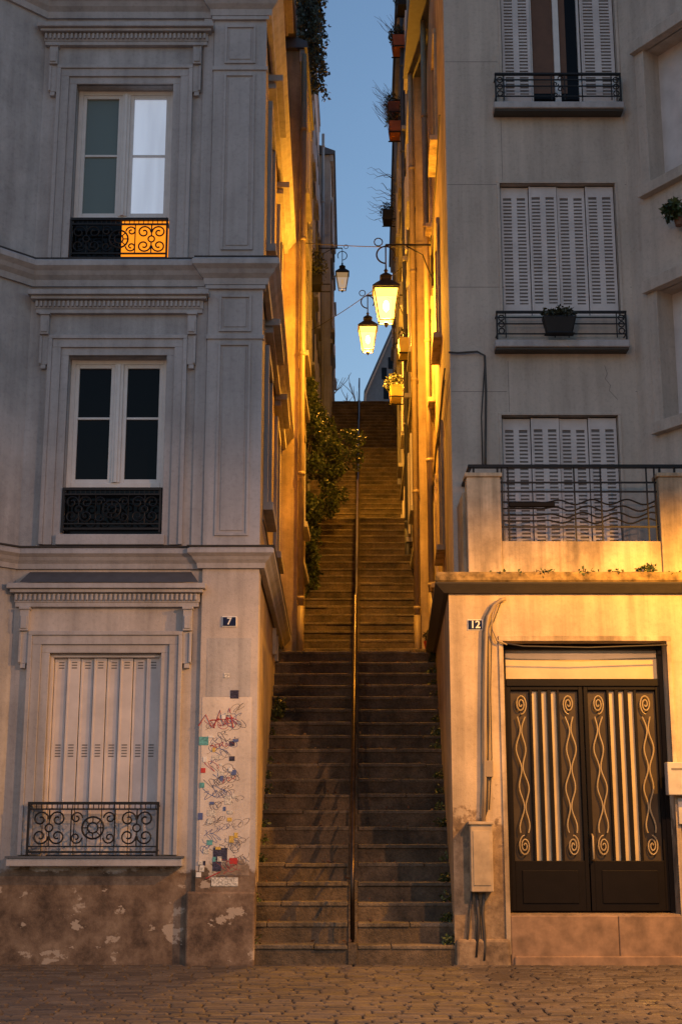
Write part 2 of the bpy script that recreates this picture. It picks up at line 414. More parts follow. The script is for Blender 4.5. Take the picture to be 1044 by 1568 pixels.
for o in sops:
    pn=Part(A,'side_window_pane','glassdark'); pn.box(FS,o[0],o[1],-.22,-.15,o[2],o[3])
    fr=Part(A,'side_window_trim','trim',.006)
    b=.12
    fr.box(FS,o[0]-b,o[0],-.02,.05,o[2],o[3]);fr.box(FS,o[1],o[1]+b,-.02,.05,o[2],o[3]);fr.box(FS,o[0]-b,o[1]+b,-.02,.055,o[3],o[3]+b)
    if o[3]-o[2]>1:
        fr.box(FS,o[0]-.2,o[1]+.2,-.02,.10,o[3]+.25,o[3]+.33);fr.box(FS,o[0]-.25,o[1]+.25,-.02,.19,o[3]+.33,o[3]+.42)
        fr.box(FS,o[0]-.15,o[1]+.15,-.02,.12,o[2]-.1,o[2])
        fr.box(FS,(o[0]+o[1])/2-.03,(o[0]+o[1])/2+.03,-.15,-.1,o[2],o[3])
rf=Part(A,'roof','zinc'); rf.wbox(-8,-.8,-.2,7,ZT,ZT+.3)
tr7=Part(A,'belt_cornices','trim')
path=[pL0,pL1,(-1.55,0),(-1.55,-.055),(-.88,-.055),(-.95,6.98)]
def belt(z0,z1,out=.17):
    h=z1-z0
    tr7.sweep([(-.03,z0),(.035,z0),(.045,z0+h*.25),(out*.55,z0+h*.4),(out*.7,z0+h*.55),(out,z0+h*.7),(out,z0+h*.9),(out*.8,z0+h),(-.03,z0+h+.01)],path)
belt(Z(872),Z(842),.14); belt(Z(440),Z(404),.17); belt(Z(30),Z(-5),.17)
zf=Part(A,'belt_flashing','zinc')
for v in (842,404):
    z=Z(v)+.012; zf.sweep([(-.02,z),(.135,z-.008),(.15,z+.004),(-.02,z+.025)],path)
pil=Part(A,'pilaster','trim',.004); pilg=Part(A,'pilaster_ground','groundplaster')
px0,px1=-1.54,-.905
pilg.box(F0,-1.53,-.905,-.02,.05,-.1,Z(872)); pilg.box(FS,0,.35,-.02,.025,-.1,Z(872))
pp0=Part(A,'pilaster_overpaint','pillarpaint'); pp0.box(F0,-1.50,-.965,.03,.0535,.9,Z(1068))
pp1=Part(A,'pilaster_overpaint_upper','greyplaster'); pp1.box(F0,-1.46,-.98,.03,.0525,Z(1068)+.004,Z(978))
for (za,zb,zm) in ((Z(842)+.03,Z(440),Z(518)),(Z(404)+.03,Z(30),Z(108))):
    pil.box(F0,px0,px1,-.02,.05,za,zb)
    for (z0,z1) in ((za+.12,zm-.08),(zm+.06,zb-.12)):
        a0,a1=px0+.13,px1-.13; r=.028
        for (b0,b1,c0,c1) in ((a0,a0+r,z0,z1),(a1-r,a1,z0,z1),(a0+r,a1-r,z0,z0+r),(a0+r,a1-r,z1-r,z1)):
            pil.box(F0,b0,b1,.045,.07,c0,c1)
        pil.box(F0,a0+.06,a1-.06,.045,.06,z0+.06,z1-.06)
    pil.box(F0,px0-.015,px1+.02,-.02,.07,zm-.03,zm+.02)
    pil.box(F0,px0-.03,px1+.03,-.02,.085,zb-.05,zb-.004)
    pil.box(F0,px0-.13,px0-.004,-.02,.025,za,zb-.002)
sur=Part(A,'window_surrounds','trim',.005)
def surround(o,zbot,ear=.10):
    a0,a1,z0,z1=o
    for (i,(w,dp)) in enumerate(((.09,.025),(.19,.05),(.235,.07))):
        pw=0 if i==0 else (.09,.19)[i-1]
        sur.box(F0,a0-w,a0-pw,-.02,dp,zbot,z1+pw); sur.box(F0,a1+pw,a1+w,-.02,dp,zbot,z1+pw)
        sur.box(F0,a0-w,a1+w,-.02,dp,z1+pw,z1+w)
    for s in (-1,1):
        e0=a0-.235-ear if s<0 else a1+.235
        sur.box(F0,e0,e0+ear,-.02,.052,z1-.12,z1+.235)
        sur.box(F0,e0+(.0 if s<0 else ear-.03),e0+(.03 if s<0 else ear),-.02,.072,z1-.11,z1+.22)
        sur.box(F0,e0+.02,e0+ear-.02,-.02,.05,z1-.17,z1-.12)
        c=e0+ear/2
        sur.box(F0,c-.05,c+.05,-.02,.09,z1+.236,z1+.47); sur.box(F0,c-.035,c+.035,.09,.105,z1+.26,z1+.40)
        sur.box(F0,c-.06,c+.06,-.02,.11,z1+.47,z1+.50)
    h0=z1+.503
    b0=a0-.40;b1=a1+.40
    sur.box(F0,b0,b1,-.02,.06,h0,h0+.05)
    sur.box(F0,b0-.01,b1+.01,-.02,.07,h0+.05,h0+.15)
    x=b0
    while x<b1-.03:
        sur.box(F0,x,x+.028,.07,.10,h0+.07,h0+.14); x+=.052
    sur.box(F0,b0-.05,b1+.05,-.02,.13,h0+.152,h0+.19)
    sur.box(F0,b0-.08,b1+.08,-.02,.17,h0+.192,h0+.25)
    return h0+.25
surround(w1,zb1+.17); surround(w2,zb2+.17)
htg=surround(gfo,gfo[2]+.02)
zh=Part(A,'hood_flashing','zinc')
zh.add([F0.pt(-3.52,.18,htg+.004),F0.pt(-1.56,.18,htg+.004),F0.pt(-1.66,.0,htg+.15),F0.pt(-3.45,.0,htg+.15)],[(0,1,2,3)])
casement(A,F0,w1[0],w1[1],Z(742),w1[3],-.17,cross=.54)
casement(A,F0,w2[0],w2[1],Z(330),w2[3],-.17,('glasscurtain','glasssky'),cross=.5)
lp=Part(A,'window_lower_panel','glassdark'); lp.box(F0,w1[0],w1[1],-.24,-.15,w1[2],Z(742)); lp.box(F0,w2[0],(w2[0]+w2[1])/2,-.24,-.15,w2[2],Z(330))
gl=Part(A,'lit_room','roomglow'); gl.box(F0,(w2[0]+w2[1])/2,w2[1],-.24,-.16,w2[2],Z(330))
blk=Part(A,'room_backing','glassdark'); blk.box(F0,w1[0]-.05,w1[1]+.05,-.5,-.245,w1[2]-.1,w1[3]+.1); blk.box(F0,w2[0]-.05,w2[1]+.05,-.5,-.245,w2[2]-.1,w2[3]+.1)
ornate(A,F0,w1[0]+.01,w1[1]-.01,.03,Z(812),Z(748)); ornate(A,F0,w2[0]+.01,w2[1]-.01,.03,Z(398),Z(336))
sl=Part(A,'window_sills','trim',.008)
sl.box(F0,w1[0]-.04,w1[1]+.04,-.2,.085,Z(836),Z(820))
sl.box(F0,gfo[0]-.33,gfo[1]+.30,-.24,.14,Z(1326),Z(1314))
sg=Part(A,'sill_flashing','zinc'); sg.box(F0,gfo[0]-.34,gfo[1]+.31,-.24,.155,Z(1314)+.002,Z(1314)+.022)
sh=Part(A,'folding_shutters','shut',.003); ss=Part(A,'shutter_slots','slot')
n=8; wl=(gfo[1]-gfo[0]-.06)/n
sh.box(F0,gfo[0],gfo[0]+.03,-.2,-.06,gfo[2],gfo[3]); sh.box(F0,gfo[1]-.03,gfo[1],-.2,-.06,gfo[2],gfo[3]);sh.box(F0,gfo[0]+.03,gfo[1]-.03,-.2,-.055,gfo[3]-.04,gfo[3]-.002)
for i in range(n):
    b0=gfo[0]+.03+i*wl; dd=-.12+(.02 if i%2 else 0)
    sh.box(F0,b0+.003,b0+wl-.003,dd-.02,dd,gfo[2]+.02,gfo[3]-.04)
    sh.box(F0,b0+.006,b0+.028,dd,dd+.010,gfo[2]+.03,gfo[3]-.05)
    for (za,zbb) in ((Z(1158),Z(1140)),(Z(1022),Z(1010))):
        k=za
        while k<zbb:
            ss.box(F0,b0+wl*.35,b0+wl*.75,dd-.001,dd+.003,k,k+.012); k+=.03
ornate(A,F0,gfo[0]-.13,gfo[1]+.04,.11,Z(1306),Z(1228),mods=3)
bp=Part(A,'plinth','groundplaster',.02); bp.box(F0,-1.62,-.90,-.02,.075,-.1,Z(1365))
def plate(name,txt,F,a,z,dd,w=.16,h=.115,rim='platew',body='plate'):
    e=top(name); r=Part(e,'rim',rim,.003); r.box(F,a-w/2,a+w/2,dd-.02,dd+.008,z-h/2,z+h/2)
    b=Part(e,'plate',body,0); b.box(F,a-w/2+.009,a+w/2-.009,dd-.01,dd+.013,z-h/2+.009,z+h/2-.009)
    c=bpy.data.curves.new('digits','FONT'); c.body=txt; c.size=h*.95; c.align_x='CENTER'; c.align_y='CENTER'; c.extrude=.001; c.offset=.002
    c.materials.append(M['platew']); o=bpy.data.objects.new('digits',c); scene.collection.objects.link(o); o.parent=e
    o.location=F.pt(a,dd+.015,z); o.rotation_euler=(pi/2,0,0)
plate('house_number_plate','7',F0,X(352,953),Z(953),.056)
gr=top('graffiti')
def scribble(c,a0,z0,w,h,n,th=.004):
    p=Part(gr,'scribble',c)
    for _ in range(n):
        sx=a0+random.uniform(0,w);sz=z0+random.uniform(0,h); pts=[];ph=random.uniform(0,6);f=random.uniform(5,9);am=random.uniform(.015,.06);L=random.uniform(.06,.22)
        for i in range(26):
            t=i/25; pts.append(F0.pt(min(max(sx+L*t+am*.8*sin(f*2.3*t+ph),-1.49),-.97),.0545,sz+am*sin(f*t*2+ph*2)*(1-.3*t)+.04*t))
        p.tube(pts,th*random.uniform(.6,1.1),4)
zg0,zg1=Z(1355),Z(1075)
scribble('inkdark',-1.48,zg0+.02,.36,zg1-zg0-.1,38,.0024); scribble('inkblue',-1.48,zg0+.2,.3,zg1-zg0-.4,14,.0028); scribble('inkred',-1.45,zg0+.1,.3,zg1-zg0+.1,10,.003)
p=Part(gr,'red_tag','inkred')
for (us) in ([(328,1115),(338,1088),(343,1112),(352,1085),(358,1115)],[(305,1112),(316,1095),(325,1114),(336,1100)],[(322,1104),(358,1100)],[(316,1345),(338,1335)]):
    p.tube([F0.pt(X(u,v),.055,Z(v)) for u,v in us],.006,4)
st=top('wall_stickers')
stk=[(313,1135,.10,.09,'sticker1'),(356,1139,.06,.05,'sticker2'),(338,1308,.15,.13,'sticker2'),(358,1318,.08,.06,'red'),(333,1326,.09,.1,'sticker2'),(345,1350,.28,.09,'sticker3'),(356,1162,.06,.05,'sticker2'),(360,1064,.09,.09,'sticker2'),(332,1160,.09,.04,'sticker3'),(325,1245,.09,.06,'sticker3'),(308,1250,.05,.07,'inkblue'),(350,1225,.07,.09,'sticker3'),(322,1290,.06,.05,'sticker1'),(352,1255,.05,.04,'sticker4'),(312,1180,.05,.05,'red'),(340,1185,.07,.05,'sticker3'),(355,1285,.05,.07,'sticker4'),(310,1330,.05,.06,'sticker3'),(348,1035,.06,.05,'sticker3')]
for i in range(26): stk.append((random.uniform(305,362),random.uniform(1090,1345),random.uniform(.025,.06),random.uniform(.02,.06),random.choice(('sticker3','sticker3','sticker2','sticker1','inkblue','sticker4','platew'))))
for i,(u,v,w,h,m) in enumerate(stk):
    q=Part(st,'sticker',m); a=X(u,v);z=Z(v); k=.001+i*.00012
    q.box(F0,a-w/2,a+w/2,.050,.0550+k,z-h/2,z+h/2)
# =====================================================================
def side_house(name,p0,p1,zb,zt,m,depth,cols,rows,wa=.9,wh=1.7,eave=.35,roofm='zinc',z_first=None,storey=3.1,shut=True):
    P=top(name); F=Fr(p0,p1); ops=[]
    zf=z_first if z_first else zb+3
    for r in range(rows):
        for c in range(cols):
            a=F.L*(c+.5)/cols-wa/2; z=zf+r*storey
            if z+wh<zt-.4: ops.append((a,a+wa,z,z+wh))
    wl=Part(P,'alley_wall',m); wl.wall(F,0,F.L,zb,zt,ops,.18)
    q=[F.pt(0,0,0),F.pt(F.L,0,0),F.pt(F.L,-depth,0),F.pt(0,-depth,0)]
    for i in (1,2,3):
        a=q[i];b=q[(i+1)%4]; wl.quad((a[0],a[1],zb),(b[0],b[1],zb),(b[0],b[1],zt),(a[0],a[1],zt))
    tr_=Part(P,'trim','trim' if m!='bluegrey' else 'bluegrey',.006)
    pn=Part(P,'window_panes','glassdark'); wf=Part(P,'window_frames','white')
    for o in ops:
        pn.box(F,o[0],o[1],-.2,-.13,o[2],o[3]); b=.09
        tr_.box(F,o[0]-b,o[0],-.02,.04,o[2],o[3]);tr_.box(F,o[1],o[1]+b,-.02,.04,o[2],o[3]);tr_.box(F,o[0]-b,o[1]+b,-.02,.05,o[3],o[3]+b)
        tr_.box(F,o[0]-.15,o[1]+.15,-.02,.13,o[2]-.1,o[2]-.001)
        wf.box(F,(o[0]+o[1])/2-.03,(o[0]+o[1])/2+.03,-.13,-.09,o[2],o[3])
        if shut and random.random()<.6:
            s2=Part(P,'open_shutter','shut')
            s2.box(F,o[0]-.46,o[0]-.02,.052,.085,o[2],o[3]); s2.box(F,o[1]+.02,o[1]+.46,.052,.085,o[2],o[3])
    for k in range(1,int((zt-zb)/storey)):
        z=zf-.75+k*storey-storey
        if zb+1<z<zt-1: tr_.box(F,0.01,F.L-.01,-.02,.07,z,z+.14)
    rf=Part(P,'roof',roofm)
    rf.box(F,-.1,F.L+.1,-depth,eave,zt,zt+.12)
    e=[F.pt(-.1,eave,zt+.12),F.pt(F.L+.1,eave,zt+.12),F.pt(F.L+.1,-depth/2,zt+1.6),F.pt(-.1,-depth/2,zt+1.6),F.pt(-.1,-depth,zt+.12),F.pt(F.L+.1,-depth,zt+.12)]
    rf.add(e,[(0,1,2,3),(3,2,5,4),(0,3,4),(1,5,2)])
    co=Part(P,'cornice','trim' if m!='bluegrey' else 'bluegrey'); co.box(F,-.05,F.L+.05,-.02,eave*.6,zt-.25,zt-.003)
    return P,F
PB,FB=side_house('alley_house',(-.72,7.02),(-.66,9.8),1,15,'ochre',7,1,4,z_first=6.5,eave=.12)
PC,FC=side_house('alley_house',(-1.06,9.85),(-.76,28.4),3,25.4,'bluegrey',7,7,6,z_first=11,eave=.04)
PD,FD=side_house('alley_house',(-.36,28.5),(-.30,36.3),8,24.3,'bluegrey',7,3,4,z_first=15,eave=.16)
PR2,FR2=side_house('alley_house',(1.60,20),(1.40,8.75),1,21.6,'ochre',7,4,5,z_first=7.2,eave=.16)
PR3,FR3=side_house('alley_house',(1.98,33.5),(1.66,20.05),6,22.3,'creamdirty',7,4,4,z_first=12,eave=.15)
def downpipe(x,y,z0,z1,name='drainpipe',m='pipe',r=.05):
    P=top(name); p=Part(P,'pipe',m,0,True); p.tube([(x,y,z0),(x,y,z1)],r,10)
    c=Part(P,'collars',m,0,True)
    z=z0+1
    while z<z1: c.tube([(x,y,z),(x,y,z+.06)],r*1.25,10); z+=2.1
    b=Part(P,'shoe',m,0,True); b.tube([(x,y,z0-.02),(x,y,z0+.9)],r*1.15,10)
downpipe(-.66,7.0,4.0,14.9); downpipe(-.66,12.0,6.5,24.9,m='bluegrey',r=.04); downpipe(-.62,28.3,13,25,m='bluegrey')
downpipe(1.47,6.9,4.2,15.5); downpipe(1.33,8.65,4.1,21,m='pipe'); downpipe(1.55,20.0,9.5,21.6,m='bluegrey'); downpipe(1.37,12.5,6.5,21,m='zinc')
# =====================================================================
# RIGHT HOUSE (No 12)
R=top('terrace_house')
zc0,zc1=Z(905),Z(880)
door=(X(775,1190),X(1030,1190),Z(1400),Z(982))
bw=Part(R,'ground_floor_wall','creambase')
bw.wall(F0,1.19,6.5,-.1,zc0,[door],.32)
FRS=Fr((1.55,8.7),(1.19,0)); bs=Part(R,'side_wall_low','ochre'); bs.wall(FRS,0,FRS.L,-.1,zc1)
bt=Part(R,'terrace_floor','moss'); bt.add([(1.1,-.1,zc1),(6.5,-.1,zc1),(6.5,1.2,zc1),(1.2,1.2,zc1)],[(0,1,2,3)])
bt.add([(1.1,1.2,zc1),(2,1.2,zc1),(2,8.7,zc1),(1.55,8.7,zc1)],[(0,1,2,3)])
cn=Part(R,'terrace_cornice','moss')
pth=[(1.56,8.7),(1.19,0),(6.5,0)]
cn.sweep([(-.02,zc0),(.04,zc0),(.06,zc0+.05),(.12,zc0+.08),(.14,zc0+.1),(.14,zc1-.02),(.12,zc1+.01),(-.02,zc1+.03)],pth)
zl=Part(R,'cornice_drip','cable'); zl.sweep([(.0,zc0-.03),(.05,zc0-.03),(.145,zc0+.06),(.15,zc0+.075),(0,zc0)],pth)
zt=15.5
ua=(X(767,60,1),X(942,60,1),Z(160,1),Z(-60,1)); ub=(X(767,380,1),X(945,380,1),Z(483,1),Z(281,1)); uc=(X(770,735,1),X(950,735,1),Z(880,1),Z(636,1))
uw=Part(R,'upper_wall','cream'); uw.wall(F1,1.34,3.62,zc1,zt,[ua,ub,uc],.22)
FRU=Fr((1.64,8.72),(1.34,1)); rops=[]
for z in (5.2,8.3,11.4):
    for a in (1.2,4.2): rops.append((a,a+.9,z,z+1.7))
us=Part(R,'side_wall','ochre'); us.wall(FRU,0,FRU.L,zc1,zt,rops,.2)
us.quad((8,8.72,2),(1.64,8.72,2),(1.64,8.72,zt),(8,8.72,zt))
for o in rops:
    q=Part(R,'side_window_pane','glassdark'); q.box(FRU,o[0],o[1],-.22,-.15,o[2],o[3])
    q=Part(R,'side_window_trim','creamdirty',.006); b=.1
    q.box(FRU,o[0]-b,o[0],-.02,.04,o[2],o[3]);q.box(FRU,o[1],o[1]+b,-.02,.04,o[2],o[3]);q.box(FRU,o[0]-b,o[1]+b,-.02,.05,o[3],o[3]+b);q.box(FRU,o[0]-.15,o[1]+.15,-.02,.12,o[2]-.08,o[2])
sc_=top('side_wall_cables'); q=Part(sc_,'cables','cable')
for (zq,dq) in ((6.9,.05),(7.05,.045),(10.6,.05)):
    q.tube([FRU.pt(a,dq,zq+.03*sin(a*2.1)) for a in [i*.4 for i in range(19)]],.011,5)
q.tube([FS.pt(a,.06,4.75+.02*sin(a*3)) for a in [i*.35 for i in range(20)]],.010,5)
rr=Part(R,'roof','zinc'); rr.wbox(1.2,8,.8,8.8,zt,zt+.3)
pw0=(3.62,1.0); pw1=(4.75,-.75); FW=Fr(pw0,pw1)
uw2=Part(R,'wing_wall','cream'); uw2.wall(FW,0,FW.L,zc1,zt,[( .45,1.5,Z(640,.5),Z(440,.5)),(.45,1.5,Z(275,.5),Z(70,.5))],.3)
wp=Part(R,'wing_shutters','shut')
for (v0,v1) in ((640,440),(275,70)): wp.box(FW,.45,1.5,-.3,-.22,Z(v0,.5),Z(v1,.5))
wtt=Part(R,'wing_trim','cream',.006)
for (v0,v1) in ((640,440),(275,70)):
    wtt.box(FW,.3,.449,-.02,.05,Z(v0,.5),Z(v1,.5)); wtt.box(FW,.28,1.7,-.02,.12,Z(v1,.5),Z(v1,.5)+.16); wtt.box(FW,.28,1.7,-.02,.1,Z(v0,.5)-.14,Z(v0,.5)-.001)
uw2.quad((4.75,-.75,zc1),(8,-.75,zc1),(8,-.75,zt),(4.75,-.75,zt))
ut=Part(R,'window_surrounds','cream',.005)
for o in (ua,ub,uc):
    b=.035
    ut.box(F1,o[0]-b,o[0],-.02,.014,o[2],o[3]);ut.box(F1,o[1],o[1]+b,-.02,.014,o[2],o[3]);ut.box(F1,o[0]-b,o[1]+b,-.02,.016,o[3],o[3]+b)
jt=Part(R,'render_joints','slot')
for v in (95,283,440,600):
    z=Z(v,1)
    for (a0,a1) in ((1.35,ua[0]-.06),(ua[1]+.06,3.6)): jt.box(F1,a0,a1,-.01,.0015,z,z+.006)
for a in (ua[0]-.04,ua[1]+.045):
    for (v0,v1) in ((283,165),(640,545)): jt.box(F1,a,a+.005,-.01,.0015,Z(v0-6,1),Z(v1+8,1))
jt.tube([F1.pt(X(u,v,1),.0,Z(v,1)) for u,v in ((925,560),(929,572),(926,580),(934,590),(932,598),(945,612))],.003,4)
louvres(R,F1,ub[0]+.01,ub[1]-.01,-.10,ub[2]+.02,ub[3]-.02,4,2,.047)
louvres(R,F1,uc[0]+.01,uc[1]-.01,-.10,uc[2]+.02,uc[3]-.02,4,2,.047)
sp=(ua[1]-ua[0])
louvres(R,F1,ua[0]+.01,ua[0]+sp*.26,-.08,ua[2]+.02,ua[3]-.02,1,2,.047); louvres(R,F1,ua[1]-sp*.30,ua[1]-.01,-.08,ua[2]+.02,ua[3]-.02,1,2,.047)
wn=Part(R,'french_window','white',.004); g1=Part(R,'french_window_curtain','wood'); g0=Part(R,'french_window_pane','glassdark')
m0=ua[0]+sp*.26;m1=ua[1]-sp*.30;mm=(m0+m1)/2+.03
for a,w in ((m0,.03),(mm-.045,.075),(m1-.03,.03)): wn.box(F1,a,a+w,-.2,-.12,ua[2],ua[3])
g1.box(F1,m0+.03,mm-.045,-.22,-.17,ua[2]+.25,ua[3]); g0.box(F1,m0+.03,mm-.045,-.22,-.16,ua[2],ua[2]+.25); g0.box(F1,mm+.03,m1-.03,-.22,-.17,ua[2]+.0,ua[3])
g1.box(F1,mm+.04,mm+.12,-.17,-.16,ua[2]+.25,ua[3])
bk=Part(R,'room_backing','glassdark'); bk.box(F1,ua[0]-.05,ua[1]+.05,-.5,-.225,ua[2]-.1,ua[3]+.1); bk.box(F1,ub[0]-.05,ub[1]+.05,-.5,-.225,ub[2]-.1,ub[3]+.1); bk.box(F1,uc[0]-.05,uc[1]+.05,-.5,-.225,uc[2]-.02,uc[3]+.1)
def simple_rail(par,F,a0,a1,d,z0,z1):
    p=Part(par,'window_railing','iron')
    p.box(F,a0,a1,d-.02,d+.02,z1-.025,z1)
    for f in (.12,.5,.74): p.box(F,a0,a1,d-.007,d+.007,z0+(z1-z0)*f,z0+(z1-z0)*f+.014)
    h=(z1-z0)
    for a in (a0,a1-.02):
        p.box(F,a,a+.02,d-.011,d+.011,z0-.02,z1); p.box(F,a+.11*(1 if a==a0 else -1),a+.11*(1 if a==a0 else -1)+.012,d-.008,d+.008,z0,z1)
        for z in (z0+.05,z1-.04): p.box(F,a+.004,a+.016,0,d,z,z+.012)
        c=a+(.065 if a==a0 else -.045)
        for k in range(3): p.tube(ring(F,d,c,z0+h*(.25+.25*k),.035,10),.008,5,True)
    c=(a0+a1)/2
    for e in (-.09,.08): p.box(F,c+e,c+e+.012,d-.008,d+.008,z0,z1)
    for k in range(4):
        p.tube(spiral(F,d,c+(.03 if k%2 else -.03),z0+h*(.2+.2*k),.04,.01,1.2,0,1 if k%2 else -1,12),.008,5)
slb=Part(R,'window_ledges','trim',.012)
for (o,v0,v1,u0,u1) in ((ua,172,158,755,953),(ub,541,522,757,962)):
    a0=X(u0,(v0),.9);a1=X(u1,v0,.9)
    slb.box(F1,a0,a1,-.2,.20,Z(v1,.85)-.09,Z(v1,.85))
    simple_rail(R,F1,a0+.02,a1-.02,.16,Z(v1,.85)+.04,Z(v1-45,.85))
ld=Part(R,'ledge_drip','cable'); ld.box(F1,X(755,172,.9)+.01,X(953,172,.9)-.01,-.1,.17,Z(158,.85)-.115,Z(158,.85)-.09); ld.box(F1,X(757,541,.9)+.01,X(962,541,.9)-.01,-.1,.17,Z(522,.85)-.115,Z(522,.85)-.09)
pp=Part(R,'terrace_parapet','creamdirty',.012)
pz=zc1+.012
x0,x1=X(715,800,.05),X(767,800,.05); x2=X(1010,800,.05)
zlow=Z(828,.05); zhi=Z(731,.05)
pp.wbox(x0,x1,.03,.25,pz,zhi); pp.wbox(x1,x2,.06,.2,pz,zlow); pp.wbox(x2,4.1,.03,.25,pz,zhi)
pp.wbox(4.1,6.5,.06,.2,pz,zlow)
pp.wbox(x0-.03,x0+.12,.25,1.0,pz,zhi-.12)
pc=Part(R,'parapet_caps','creamdirty',.01); pc.wbox(x0-.02,x1+.02,.01,.27,zhi+.001,zhi+.05); pc.wbox(x2-.02,4.12,.01,.27,zhi+.001,zhi+.05)
tro=Part(R,'terrace_railing','iron')
zr=Z(713,.1)
tro.wbox(x0+.03,6.4,.10,.16,zr-.02,zr+.015)
tro.wbox(x0+.03,x0+.07,.12,1.0,zr-.02,zr+.01)
for a in (x0+.03,x0+.08,x1-.03,x2+.03,x2+.2): tro.wbox(a,a+.022,.115,.14,zhi+.04,zr-.01)
for v in (738,752,806): tro.wbox(x1,x2,.12,.135,Z(v,.1)-.010,Z(v,.1)+.010)
for a in (x1+.02,x1+.09,(x1+x2)/2-.05,(x1+x2)/2+.25,x2-.12,x2-.03): tro.wbox(a,a+.016,.118,.137,zlow-.02,zr)
for k,v in enumerate((768,778,788,797)):
    pts=[]
    for i in range(60):
        t=i/59; a=x1+.02+(x2-x1-.04)*t; am=0 if t<.22 else .03*min(1,(t-.22)*5)
        pts.append((a,.127,Z(v,.1)+am*sin((a)*16+k*.9)))
    tro.tube(pts,.010,5)
br=Part(R,'railing_plaque','doorpaint',.01); br.wbox(x1+.1,x1+.62,.10,.15,Z(776,.1),Z(768,.1))
# ---- door
DR=top('entrance_door')
a0,a1,z0,z1=door
df=Part(DR,'door_frame','doorpaint',.004)
zt1=Z(1047,.25)
dy=-.25
df.box(F0,a0,a0+.05,dy-.05,dy+.04,z0,z1);df.box(F0,a1-.05,a1,dy-.05,dy+.04,z0,z1);df.box(F0,a0+.05,a1-.05,dy-.05,dy+.04,z1-.06,z1-.001)
df.box(F0,a0+.05,a1-.05,dy-.05,dy+.05,zt1-.03,zt1+.05)
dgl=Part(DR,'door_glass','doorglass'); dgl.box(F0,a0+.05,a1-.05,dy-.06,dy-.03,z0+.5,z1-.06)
dgd=Part(DR,'side_glass','doorglassdark')
mid=(a0+a1)/2; zp=Z(1318,.25)
or_=Part(DR,'door_grille','gold'); ob_=Part(DR,'door_bars','doorpaint')
for (b0,b1) in ((a0+.05,mid-.006),(mid+.006,a1-.05)):
    df.box(F0,b0,b0+.045,dy-.03,dy+.03,z0+.02,zt1-.03);df.box(F0,b1-.045,b1,dy-.03,dy+.03,z0+.02,zt1-.03)
    df.box(F0,b0+.045,b1-.045,dy-.03,dy+.028,zt1-.07,zt1-.03);df.box(F0,b0+.045,b1-.045,dy-.03,dy+.028,z0+.02,zp)
    df.box(F0,b0+.12,b1-.12,dy+.028,dy+.04,z0+.1,zp-.1)
    w=b1-b0-.09; s0=b0+.045; zb_=zp;zt_=zt1-.07; hh=zt_-zb_
    for f,hw in ((.30,.012),(.43,.020),(.57,.020),(.70,.012)): ob_.box(F0,s0+w*f-hw,s0+w*f+hw,dy-.025,dy+.02,zb_,zt_)
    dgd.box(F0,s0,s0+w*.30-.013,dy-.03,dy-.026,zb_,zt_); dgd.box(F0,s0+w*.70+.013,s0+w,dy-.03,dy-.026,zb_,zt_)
    for c,sg_ in ((s0+w*.15,1),(s0+w*.85,-1)):
        for off in (-1,1):
            pts=[]
            for i in range(60):
                t=i/59; z=zb_+hh*(.16+.68*t); pts.append(F0.pt(c+off*.030+.022*sin(t*pi*6+.6)*(1 if off>0 else -1)+sg_*.014*sin(t*pi*2),dy+.015,z))
            or_.tube(pts,.008,5)
        for zz_,s2 in ((zb_+hh*.085,1),(zt_-hh*.085,-1)):
            pts=[]
            for i in range(46):
                t=i/45; r=.074*(1-t*.85); an=pi/2*s2+sg_*2*pi*2.2*t
                pts.append(F0.pt(c+r*.85*cos(an),dy+.015,zz_+r*1.5*sin(an)))
            or_.tube(pts,.0075,5)
hd=Part(DR,'door_handle','gold',0,True); hd.tube([F0.pt(mid+.035,dy+.04,1.05),F0.pt(mid+.035,dy+.09,1.07),F0.pt(mid+.035,dy+.09,1.3),F0.pt(mid+.035,dy+.04,1.32)],.011,8)
bkd=Part(DR,'door_backing','glassdark'); bkd.box(F0,a0,a1,-.45,-.315,z0,z1)
stp=Part(R,'door_step','stepstone',.012); stp.box(F0,a0,2.9,-.3,.02,-.05,z0-.012); stp.box(F0,2.906,5.2,-.3,.02,-.05,z0-.012); stp.box(F0,a0+.03,5.2,.02,.05,-.05,.09)
ds=Part(R,'door_moulding','creamdirty',.006); ds.box(F0,a0-.05,a1+.05,-.02,.022,z1,z1+.06); ds.box(F0,a1,a1+.05,-.02,.022,.1,z1); ds.box(F0,a0-.05,a0,-.02,.022,.1,z1)
plate('house_number_plate','12',F0,X(727,957),Z(957),.0,.17,.12,body='plate')
cd=top('utility_conduit'); c1=Part(cd,'pipe','pipe',0,True)
def PP(lst,d=.05): return [F0.pt(X(u,v),d,Z(v)) for u,v in lst]
c1.tube(PP([(773,918),(765,920),(755,928),(746,945),(743,965),(742,1000),(741,1100),(741,1200),(739,1262)]),.022,8)
c1.tube(PP([(756,930),(752,945),(753,965),(760,982),(775,988)]),.010,6)
c2=Part(cd,'cables','cable',0,True)
c2.tube(PP([(770,985),(800,990),(900,992),(1020,988)],.03),.008,6)
c2.tube(PP([(746,975),(747,1100),(745,1240),(737,1265)],.04),.009,6)
c2.tube(PP([(748,1240),(752,1160),(750,1060),(752,960),(765,925)],.035),.006,6)
c2.tube(PP([(742,1330),(738,1400),(742,1450),(740,1470)],.04),.018,6); c2.tube(PP([(728,1360),(732,1410),(728,1465)],.04),.018,6); c2.tube(PP([(722,1360),(716,1430),(712,1465)],.03),.012,6)
bx=Part(cd,'junction_fittings','pipe',.005); bx.box(F0,X(748,1182)-.04,X(748,1182)+.04,.0,.07,Z(1190),Z(1165))
